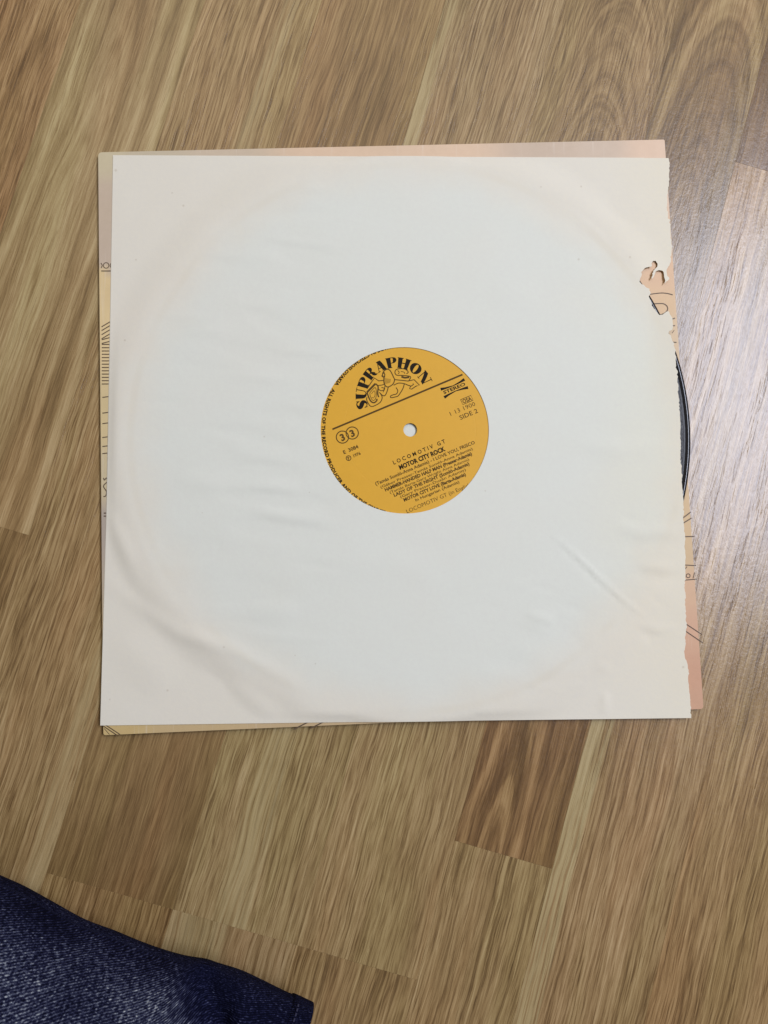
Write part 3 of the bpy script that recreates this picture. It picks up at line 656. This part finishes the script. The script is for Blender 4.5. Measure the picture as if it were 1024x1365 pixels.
for c in word:
    fn = arch(cx0, 1)
    if c == 'O':
        st = len(pr.v); N = 28
        for k in range(N):
            t = 2 * math.pi * k / N
            pr.v.append((*L2(*fn(.46 + .46 * math.cos(t), .5 + .53 * math.sin(t))), ZI))
            pr.v.append((*L2(*fn(.46 + .13 * math.cos(t), .5 + .44 * math.sin(t))), ZI))
        for k in range(N): a_, b_ = st + 2 * k, st + 2 * ((k + 1) % N); pr.f.append((a_, a_ + 1, b_ + 1, b_))
    for pts, wd in letters[c][1]:
        if not isinstance(wd, list): wd = [wd] * len(pts)
        # outline each stroke in letter space, then bend it onto the arch
        q = smooth_line(pts, 4) if len(pts) > 2 else [tuple(np.array(pts[0]) * (1 - t) + np.array(pts[1]) * t) for t in np.linspace(0, 1, 5)]
        ws = np.interp(np.linspace(0, 1, len(q)), np.linspace(0, 1, len(wd)), wd)
        pr.k += 1; zz = ZI + (pr.k % 50) * 4e-7; st = len(pr.v)
        for i, p in enumerate(q):
            d = np.array(q[min(i + 1, len(q) - 1)]) - np.array(q[max(i - 1, 0)]); d /= np.linalg.norm(d) + 1e-12; nn = np.array((-d[1], d[0])) * ws[i] / 2
            if len(pts) == 2 and abs(d[1]) > .5 and abs(d[0]) > .05: nn = np.array((-1, 0)) * ws[i] / 2      # slanted stems are cut level
            for s_ in (1, -1): pr.v.append((*L2(*fn(p[0] + s_ * nn[0], p[1] + s_ * nn[1])), zz))
            if i: k = st + 2 * i; pr.f.append((k - 2, k - 1, k + 1, k))
    cx0 += letters[c][0] + gap
pr.build('maker_lettering', label, M_PRINT)
# line drawing of a lion holding a lyre-like shield
li = Print()
def lz(pts, wmm, sub=4):
    q = smooth_line(pts, sub) if sub and len(pts) > 2 else pts
    li.ribbon([pxlab(470 + x / 9.309, 465 + y / 9.309) for x, y in q], wmm / 1000, ZI)
lz([(180, 540), (285, 432)], 1.1, 0); lz([(285, 432), (318, 470), (312, 550), (325, 600)], .75); lz([(180, 540), (205, 610), (232, 655), (270, 668), (302, 640), (300, 620)], .75)
lz([(215, 545), (280, 480), (296, 545), (286, 620), (252, 640), (222, 590), (215, 545)], .35); lz([(235, 560), (270, 520), (280, 570), (262, 610), (240, 600)], .3)
lz([(185, 490), (230, 420), (272, 362), (325, 398), (385, 392)], .5, 0); lz([(180, 600), (178, 640), (232, 716), (335, 672), (368, 610), (350, 560), (330, 540)], .5)
lz([(320, 455), (360, 450), (398, 440)], .45); lz([(325, 500), (350, 520), (385, 512), (392, 488), (360, 480)], .45)
lz([(378, 345), (372, 318), (388, 280), (425, 255), (462, 265), (490, 310), (508, 350), (522, 385), (500, 440), (440, 474), (402, 450), (388, 400), (392, 350), (402, 320), (385, 300)], .55)
lz([(362, 330), (380, 348), (405, 345)], .7); lz([(378, 300), (400, 300)], .8, 0)
for k in range(6): lz([(400 + 14 * k, 360 + 3 * k), (404 + 12 * k, 440 - 4 * k)], .22, 0)
lz([(520, 382), (600, 390), (690, 400), (765, 383), (832, 452), (790, 462), (735, 500), (708, 495), (718, 470), (760, 440), (748, 430)], .5, 0)
lz([(720, 460), (690, 452), (640, 432), (570, 426), (510, 452)], .5); lz([(645, 432), (622, 500), (570, 580), (535, 596), (480, 606), (472, 588), (500, 572), (545, 560), (562, 520), (540, 480)], .5)
lz([(445, 474), (425, 540), (402, 580), (372, 578), (350, 556)], .5); lz([(402, 452), (398, 500), (378, 540)], .4)
lz([(700, 395), (722, 350), (680, 335), (610, 330), (548, 326), (526, 292), (546, 256), (600, 246), (660, 256), (692, 290), (670, 310)], .5); lz([(560, 268), (580, 292), (566, 312)], .4); lz([(600, 280), (640, 290), (650, 310)], .35)
lz([(606, 345), (650, 358), (705, 352)], 1.0)
li.build('lion_emblem', label, M_PRINT2)
dv = Print(); dv.rib([(-37.9, 16.3), (0, 16.4), (37.6, 16.6)], .95); dv.build('divider_line', label, M_PRINT2)
# bow-tie stereo mark
sm = Print()
for s_ in (1, -1): sm.rib([(23.6, 11.4 + s_ * 2.4), (26.2, 11.4 + s_ * 1.95), (30.6, 11.4 + s_ * 1.55), (34.8, 11.4 + s_ * 1.95), (37.5, 11.4 + s_ * 2.4)], [1.6, 1.0, .45, 1.0, 1.6])
line_text(sm, 'STEREO', 24.2, 36.9, 10.65, 1.7, .03, 1.0); sm.build('stereo_mark', label, M_PRINT)
sp_ = Print()
for cu in (-34.6, -29.0): sp_.circ(cu, 10.4, 3.25, .55)
line_text(sp_, '3', -35.8, -33.5, 8.5, 3.6, .04); line_text(sp_, '3', -30.2, -27.9, 8.5, 3.6, .04)
sp_.build('speed_mark', label, M_PRINT2)
cat = Print()
cat.rib([(31.2, 4.5), (37.2, 4.5), (37.2, 1.6), (31.2, 1.6), (31.2, 4.6)], .35); line_text(cat, 'OSA', 31.7, 36.8, 2.0, 2.1, .03)
line_text(cat, '1 13 1900', 22.9, 37.4, -1.5, 2.3, .0); line_text(cat, 'SIDE 2', 26.8, 37.1, -5.5, 2.4, .01)
cat.build('catalogue_lettering', label, M_PRINT2); cat = Print()
line_text(cat, 'E  3084', -37.4, -28.9, 1.7, 1.9, .03); line_text(cat, '1976', -33.2, -29.2, -1.9, 1.6, .03)
cat.circ(-36.0, -1.2, 1.25, .45); line_text(cat, 'P', -36.5, -35.5, -2.0, 1.5, .04)
cat.build('edition_lettering', label, M_PRINT2)
tr = Print()
line_text(tr, 'LOCOMOTIV GT', -15.3, 14.6, -13.7, 2.1, .02, 1.6); line_text(tr, 'MOTOR CITY ROCK', -13.4, 13.0, -17.5, 2.4, .045)
tr.build('title_lettering', label, M_PRINT)
tl = Print()
for (txt, a_, b_, v_, h_, bo) in [
    ('(Tam\u00e1s Soml\u00f3-Anna Adamis) - I LOVE YOU, FRISCO', -28.4, 28.9, -20.2, 1.75, .025),
    ('(G\u00e1bor Presser-Tam\u00e1s Soml\u00f3-Anna Adamis)', -26.6, 26.4, -22.7, 1.4, .015), ('HAMMER-HANDED HALF MAN (Presser-Adamis)', -25.0, 25.0, -25.1, 1.75, .045),
    ('(Tam\u00e1s Barta-Gary Wright Anna Adamis)', -23.2, 22.4, -27.2, 1.4, .01), ('LADY OF THE NIGHT (Soml\u00f3-Adamis)', -21.8, 21.6, -29.5, 1.75, .04),
    ('(Gary Presser-Dus\u00e1n Adamis)', -19.0, 18.6, -31.5, 1.4, .01), ('MOTOR CITY LOVE (Barta-Adamis)', -18.0, 17.6, -33.9, 1.75, .045), ('In Hungarian (Adamis)', -12.4, 12.8, -36.2, 1.5, .02)]:
    line_text(tl, txt, a_, b_, v_, h_, bo)
line_text(tl, 'LOCOMOTIV GT (in English)', -19.0, 18.5, -40.2, 2.1, .0)
tl.build('track_lettering', label, M_PRINT2)
# rim lettering, reading round the left side
rt = Print()
me = text_mesh('MADE IN CZECHOSLOVAKIA   ALL RIGHTS OF THE RECORD PRODUCER AND OF THE OWNER OF THE RECORDED WORK RESERVED', .05, 1.06); x0, x1, _, _ = extent(me)
a0, a1 = math.radians(80), math.radians(80 + 212)
def rimfn(x, y):
    th = a0 + (x - x0) / (x1 - x0) * (a1 - a0); r = 46.9 - 1.8 * y / .70
    return (r * math.cos(th), r * math.sin(th))
rt.glyphs(me, rimfn); rt.build('rim_lettering', label, M_PRINT)

# ------------------------------------------------------------------ jeans
ZJ = .030
edge_px = [(-900, 772), (-600, 903), (-330, 1020), (-160, 1092), (-60, 1136), (0, 1164), (30, 1178), (65, 1198), (110, 1224), (150, 1240), (182, 1254), (213, 1266), (246, 1276), (274, 1281), (291, 1287), (321, 1297), (350, 1311), (379, 1326), (400, 1335.5), (418, 1344.5)]
E3 = [np.array(tuple(at(x, y, ZJ))[:2]) for x, y in smooth_line(edge_px, 6)]
E3 = np.array(E3); seglen = np.r_[0, np.cumsum(np.linalg.norm(np.diff(E3, axis=0), axis=1))]; LJ = seglen[-1]
PB = [pxy(x - 6, y + 6, .112) for x, y in [(-260, 1120), (-60, 1185), (0, 1218), (45, 1242), (85, 1272), (110, 1298), (140, 1335), (165, 1372), (195, 1430), (220, 1500)]]
perp = np.array((-.36, -.933))
axis = np.array((.933, -.36))
def leg(s, t, off=0.0):
    "point of the trouser leg: s along it in metres, t 0..2pi round it"
    i = np.interp(s, seglen, np.arange(len(E3))); e = np.array((np.interp(i, np.arange(len(E3)), E3[:, 0]), np.interp(i, np.arange(len(E3)), E3[:, 1])))
    q = 1 - (LJ - s) / .36
    Wd = .185 - .030 * q; Hh = .098 - .034 * q
    ct, st_ = math.cos(t), math.sin(t); n = 2.4
    cx = math.copysign(abs(ct) ** (2 / n), ct); sz = math.copysign(abs(st_) ** (2 / n), st_)
    xy = e + perp * (Wd / 2 * (1 - cx)) + axis * (-.012 * (1 - cx) * q)
    z = Hh / 2 + Hh / 2 * sz
    return xy, z, ct, st_
def leg_mesh(name, s0, s1, ns, nt, push, band=False):
    V, UV, FD, Fc = [], [], [], []
    for i in range(ns):
        s = s0 + (s1 - s0) * i / (ns - 1)
        for j in range(nt):
            t = 2 * math.pi * j / nt
            xy, z, ct, st_ = leg(s, t)
            V.append([xy[0], xy[1], z, ct, st_, s]); UV.append((s, t / (2 * math.pi) * .42))
    A = np.array(V); X, Y = A[:, 0], A[:, 1]
    up = np.clip(A[:, 4], 0, 1) ** .6
    d, _ = seg_dist(X, Y, PB)
    # which side of the fold line
    pb = np.array(PB); side = np.zeros(len(X))
    for k in range(len(X)):
        m_ = np.argmin(np.hypot(pb[:, 0] - X[k], pb[:, 1] - Y[k])); m_ = min(m_, len(pb) - 2); dd = pb[m_ + 1] - pb[m_]
        side[k] = np.sign(dd[0] * (Y[k] - pb[m_][1]) - dd[1] * (X[k] - pb[m_][0]))
    sd_ = -d * side * -1
    inner = sstep(-sd_, -.003, .006)                # 1 in the lower left
    amp = inner * .016 - .014 * np.exp(-((sd_ - .007) / .008) ** 2)
    Z = A[:, 2] + up * amp + push * A[:, 4]
    wr_ = .0030 * vnoise(X, Y, 28, 31, 3)
    for pts, wd, am in [([pxy(x, y, .06) for x, y in [(283, 1283), (278, 1310), (262, 1345), (255, 1390)]], .006, -.006), ([pxy(x, y, .06) for x, y in [(318, 1318), (300, 1345), (290, 1390)]], .005, -.005), ([pxy(x, y, .06) for x, y in [(170, 1250), (215, 1300), (235, 1360)]], .010, -.005), ([pxy(x, y, .06) for x, y in [(100, 1225), (160, 1275), (200, 1340)]], .010, .004)]:
        dd, _ = seg_dist(X, Y, pts); wr_ = wr_ + am * np.exp(-(dd / wd) ** 2)
    Z = Z + up * wr_
    XY = A[:, :2] + (-perp)[None, :] * (push * A[:, 3])[:, None]
    if not band:   # little puckers where the hem is sewn
        Z = Z + up * .0012 * np.sin(A[:, 0] * 700) * np.exp(-((A[:, 5] - LJ + .010) / .006) ** 2)
    Z = np.maximum(Z, .0006 + push)
    for i in range(ns - 1):
        for j in range(nt):
            a_, b_ = i * nt + j, i * nt + (j + 1) % nt; Fc.append((a_, b_, b_ + nt, a_ + nt))
    me = mesh_from(name, np.c_[XY, Z].tolist(), Fc, True)
    uvl = me.uv_layers.new(name='UVMap'); li_ = np.empty(len(me.loops), int); me.loops.foreach_get('vertex_index', li_)
    uvl.data.foreach_set('uv', np.array(UV)[li_].ravel())
    fa = me.attributes.new('fade', 'FLOAT', 'POINT'); fa.data.foreach_set('value', np.clip(inner * sstep(A[:, 4], -.2, .5), 0, 1))
    return me
M_DENIM = denim('blue_denim')
jeans = empty('jeans_leg', (E3[-1][0], E3[-1][1], 0))
tag(jeans, 'dark blue denim trouser leg with faded patch on the floor at lower left', 'jeans')
jm = Matrix.Translation(-jeans.location)
def add_leg(name, *a, **k):
    me = leg_mesh(name, *a, **k); me.transform(jm); o = link(name, me, jeans, M_DENIM)
    so = o.modifiers.new('thickness', 'SOLIDIFY'); so.thickness = .0011; so.offset = -1
    return o
add_leg('trouser_leg', 0.0, LJ - .0085, 230, 220, 0.0)
add_leg('hem', LJ - .0100, LJ, 8, 220, .0006, band=True)
# the line of hem stitches
sv, sf = [], []
for k in range(46):
    t = .05 + math.pi * k / 46
    for tt in (t,):
        xy, z, ct, st_ = leg(LJ - .0078, tt); xy2, z2, _, _ = leg(LJ - .0078, tt + .042)
        base = np.array((*(xy - perp * .0016 * ct), max(z + .0018 * st_, .001))); en = np.array((*(xy2 - perp * .0016 * ct), max(z2 + .0018 * st_, .001)))
        st0 = len(sv)
        for p in (base, en):
            for (da, db) in ((-.00035, 0), (0, .0004), (.00035, 0)): sv.append(tuple(p + np.array((axis[0] * da, axis[1] * da, db))))
        sf += [(st0, st0 + 3, st0 + 4, st0 + 1), (st0 + 1, st0 + 4, st0 + 5, st0 + 2), (st0, st0 + 1, st0 + 2), (st0 + 3, st0 + 5, st0 + 4)]
me = mesh_from('stitching', sv, sf); me.transform(jm)
link('stitching', me, jeans, plain('navy_thread', (.03, .032, .07), .8))
